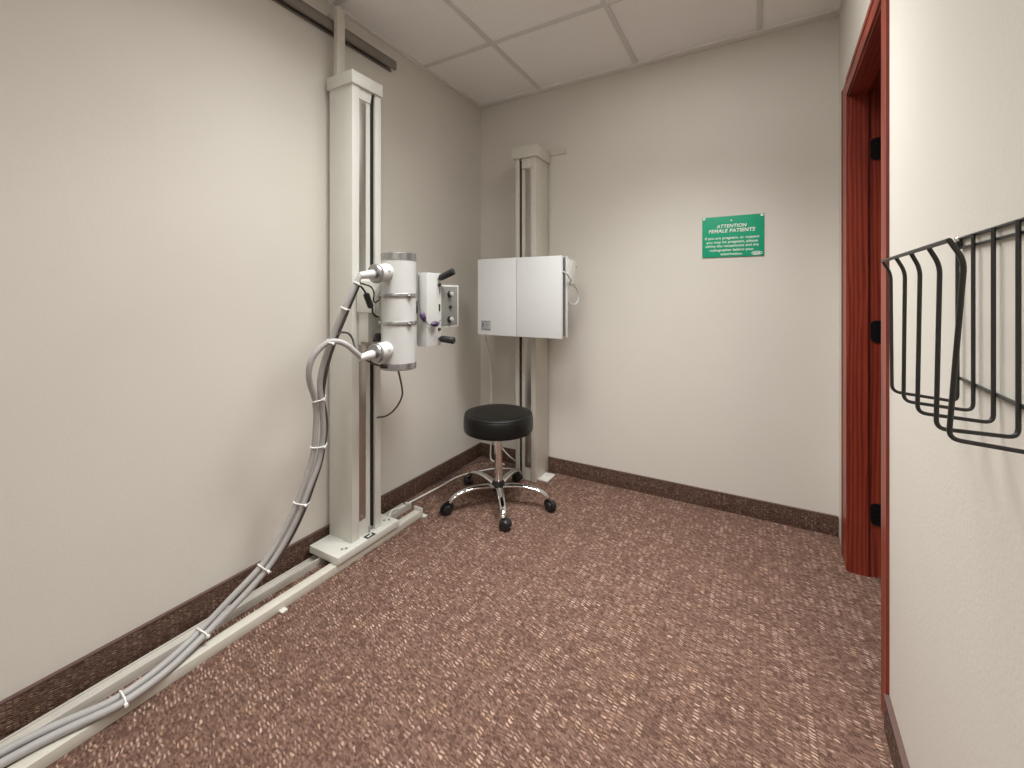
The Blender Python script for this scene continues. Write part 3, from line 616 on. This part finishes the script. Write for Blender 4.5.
# ------------------------------------------------------------------ stool
sx, sy = 0.4935, -0.5492
stl = thing('stool', 'round black padded swivel stool with chrome star base on casters', 'stool', (sx, sy, 0))
mb = MB(); R0 = 0.2025
mb.lathe([(0, 0.420), (0.188, 0.420), (R0-0.004, 0.425), (R0-0.0005, 0.440), (R0, 0.470), (R0-0.001, 0.494), (R0-0.004, 0.510), (R0-0.011, 0.521), (R0-0.024, 0.528), (R0-0.05, 0.5315), (0.10, 0.534), (0, 0.5345)], (sx, sy, 0), seg=64)
seat = mb.build('seat', M_vinyl, stl, smooth=60)
mb = MB(); mb.tube([(sx+(R0-0.0085)*math.cos(2*math.pi*k/64), sy+(R0-0.0085)*math.sin(2*math.pi*k/64), 0.5198) for k in range(64)], 0.0028, closed=True, seg=8); mb.build('piping', M_vinyl, seat, smooth=60)
mb = MB(); mb.lathe([(0, 0.392), (0.026, 0.388), (0.030, 0.394), (0.030, 0.412), (0.075, 0.416), (0.075, 0.421), (0, 0.421)], (sx, sy, 0)); mb.build('seat_plate', M_black, stl)
mb = MB(); mb.cyl((sx, sy, 0.118), (sx, sy, 0.394), 0.0230, seg=28); mb.build('gas_column', M_chrome, stl, label='chrome pole')
mb = MB(); mb.lathe([(0, 0.066), (0.026, 0.066), (0.036, 0.074), (0.040, 0.088), (0.040, 0.110), (0.034, 0.122), (0.028, 0.128), (0, 0.128)], (sx, sy, 0)); mb.build('hub', M_black, stl)
cast = [(0.313,-0.817), (0.676,-0.782), (0.802,-0.489), (0.452,-0.250), (0.200,-0.442)]
for k, (qx, qy) in enumerate(cast):
    a0 = math.radians(17.5-144+72*k); am = math.atan2(qy-sy, qx-sx); a = 0.5*a0+0.5*am
    if abs(a0-am) > 3: a = a0
    d = Vector((math.cos(a), math.sin(a), 0)); o = Vector((sx, sy, 0))
    rl = 0.292
    path = spline([o+d*0.030+Vector((0,0,0.098)), o+d*0.08+Vector((0,0,0.108)), o+d*0.14+Vector((0,0,0.112)), o+d*0.20+Vector((0,0,0.107)), o+d*0.25+Vector((0,0,0.094)), o+d*0.28+Vector((0,0,0.076)), o+d*rl+Vector((0,0,0.060))], 6)
    n = len(path)
    mb = MB(); mb.tube(path, [0.0225-0.008*i/(n-1) for i in range(n)], seg=16, ry=[0.0125-0.0025*i/(n-1) for i in range(n)], up=(0,0,1))
    leg = mb.build('leg', M_chrome, stl, smooth=60, label='curved chrome leg')
    # twin wheel caster
    piv = o+d*rl; w = Vector((qx, qy, 0)); tr_ = (w-piv); tr_.z = 0
    if tr_.length > 0.024: tr_ = tr_.normalized()*0.024
    wc = piv+tr_; fd = tr_.normalized() if tr_.length > 1e-4 else d; ax = Vector((-fd.y, fd.x, 0))
    mb = MB(); mb.cyl(piv+Vector((0,0,0.044)), piv+Vector((0,0,0.064)), 0.012, seg=16)
    for s in (-1, 1):
        c = wc+Vector((0,0,0.0265)); mb.lathe([(0, 0), (0.020, 0), (0.0255, 0.002), (0.0262, 0.005), (0.0262, 0.014), (0.024, 0.018), (0.012, 0.020), (0, 0.020)], c+ax*(0.004*s), ax*s, 26)
    hood = [wc+Vector((0,0,0.0265))+(fd*math.cos(t)+Vector((0,0,1))*math.sin(t))*0.0285 for t in [math.radians(-10+20*j) for j in range(11)]]
    mb.tube(hood, 0.020, seg=10, ry=0.0035)
    mb.build('caster', M_black, stl, label='black twin-wheel caster')

# ------------------------------------------------------------------ wire rack on the right wall
rk = thing('wire_rack', 'black wire pocket rack mounted on the right wall', 'wire rack', (RW(-1.8), -1.8, 1.02))
WR = 0.0027
by = [-1.6666, -1.7343, -1.8066, -1.8793, -1.9520]; fy = [-1.666, -1.747, -1.827, -1.913, -1.960]
my = [-1.660, -1.759, -1.843, -1.930, -2.012]; ty = [-1.663, -1.760, -1.850, -1.933, -2.011]
def rp(d, y, z): return Vector((RW(y, d), y, z))
def rounded(P, rad=0.012, n=5):
    out = [P[0]]
    for a, b_, c in zip(P, P[1:], P[2:]):
        r1 = min(rad, (a-b_).length*.45, (c-b_).length*.45); p = b_+(a-b_).normalized()*r1; q = b_+(c-b_).normalized()*r1
        for k in range(n+1):
            t = k/n; out.append(p*(1-t)**2+b_*2*t*(1-t)+q*t*t)
    out.append(P[-1]); return out
for k in range(5):
    P = rounded([rp(0.103, ty[k], 1.2702), rp(0.0915, my[k], 1.2472), rp(0.091, fy[k], 1.0370), rp(0.0068, by[k], 1.0290), rp(0.0068, by[k], 1.3045)])
    MB().tube(P, WR, seg=10).build('bent_wire', M_wire, rk, smooth=60)
mb = MB(); mb.tube([rp(0.1035, ty[0]+0.001, 1.2705), rp(0.1035, ty[4]-0.001, 1.2705)], WR, seg=10); mb.build('front_bar', M_wire, rk)
ye = -1.958
mb = MB(); mb.tube(rounded([rp(0.0030, by[0], 1.288), rp(0.0030, by[0]+0.0005, 1.3045), rp(0.0030, ye, 1.3045), rp(0.0030, ye, 1.288)], 0.005), WR, seg=10); mb.tube([rp(0.0030, by[0], 1.2885), rp(0.0030, ye, 1.2885)], 0.0022, seg=10); mb.build('top_bar', M_wire, rk)
mb = MB(); mb.tube([rp(0.0030, by[0]+0.001, 1.069), rp(0.0030, ye, 1.069)], WR, seg=10); mb.build('lower_bar', M_wire, rk)
for y in (by[0]-0.004, ye+0.004):
    mb = MB(); mb.lathe([(0.005, 0), (0.0055, 0.002), (0.003, 0.0045), (0, 0.0045)], rp(0.0065, y, 1.3035), (-1, 0, 0), 14); mb.build('mounting_screw', M_chrome, rk)

# ------------------------------------------------------------------ lights
def area(name, loc, sx_, sy_, energy, col, spread):
    l = bpy.data.lights.new(name, 'AREA'); l.shape = 'RECTANGLE'; l.size = sx_; l.size_y = sy_; l.energy = energy; l.color = col; l.spread = math.radians(spread)
    o = bpy.data.objects.new(name, l); COL.objects.link(o); o.location = loc; return o
LC = (1.0, 1.0, 0.985)
area('troffer_lamp', (1.488, -0.975, H-0.014), 0.55, 0.55, 18.5, LC, 100)
area('troffer_lamp', (1.488, -0.975, H-0.015), 0.55, 0.55, 6.8, LC, 180)
area('troffer_lamp', (0.838, -1.625, H-0.014), 0.55, 0.55, 9.0, LC, 100)
area('troffer_lamp', (0.838, -1.625, H-0.015), 0.55, 0.55, 8.6, LC, 140)
area('troffer_lamp', (1.488, -3.575, H-0.014), 0.55, 0.55, 18.8, LC, 140)
w = bpy.data.worlds.new('World'); S.world = w; w.use_nodes = True
w.node_tree.nodes['Background'].inputs[0].default_value = (0.02, 0.02, 0.02, 1)

# ------------------------------------------------------------------ camera
cam = bpy.data.cameras.new('Camera'); co = bpy.data.objects.new('Camera', cam); COL.objects.link(co)
co.location = (1.790, -2.663, 1.21); co.rotation_euler = (math.radians(90), 0, 0.5182)
cam.sensor_width = 36; cam.lens = 425.15/1024*36; cam.shift_y = (294.68-384)/1024; cam.clip_start = 0.02
S.camera = co
S.view_settings.view_transform = 'Standard'; S.view_settings.look = 'None'; S.view_settings.gamma = 1; S.view_settings.exposure = -0.06
S.view_settings.use_curve_mapping = False
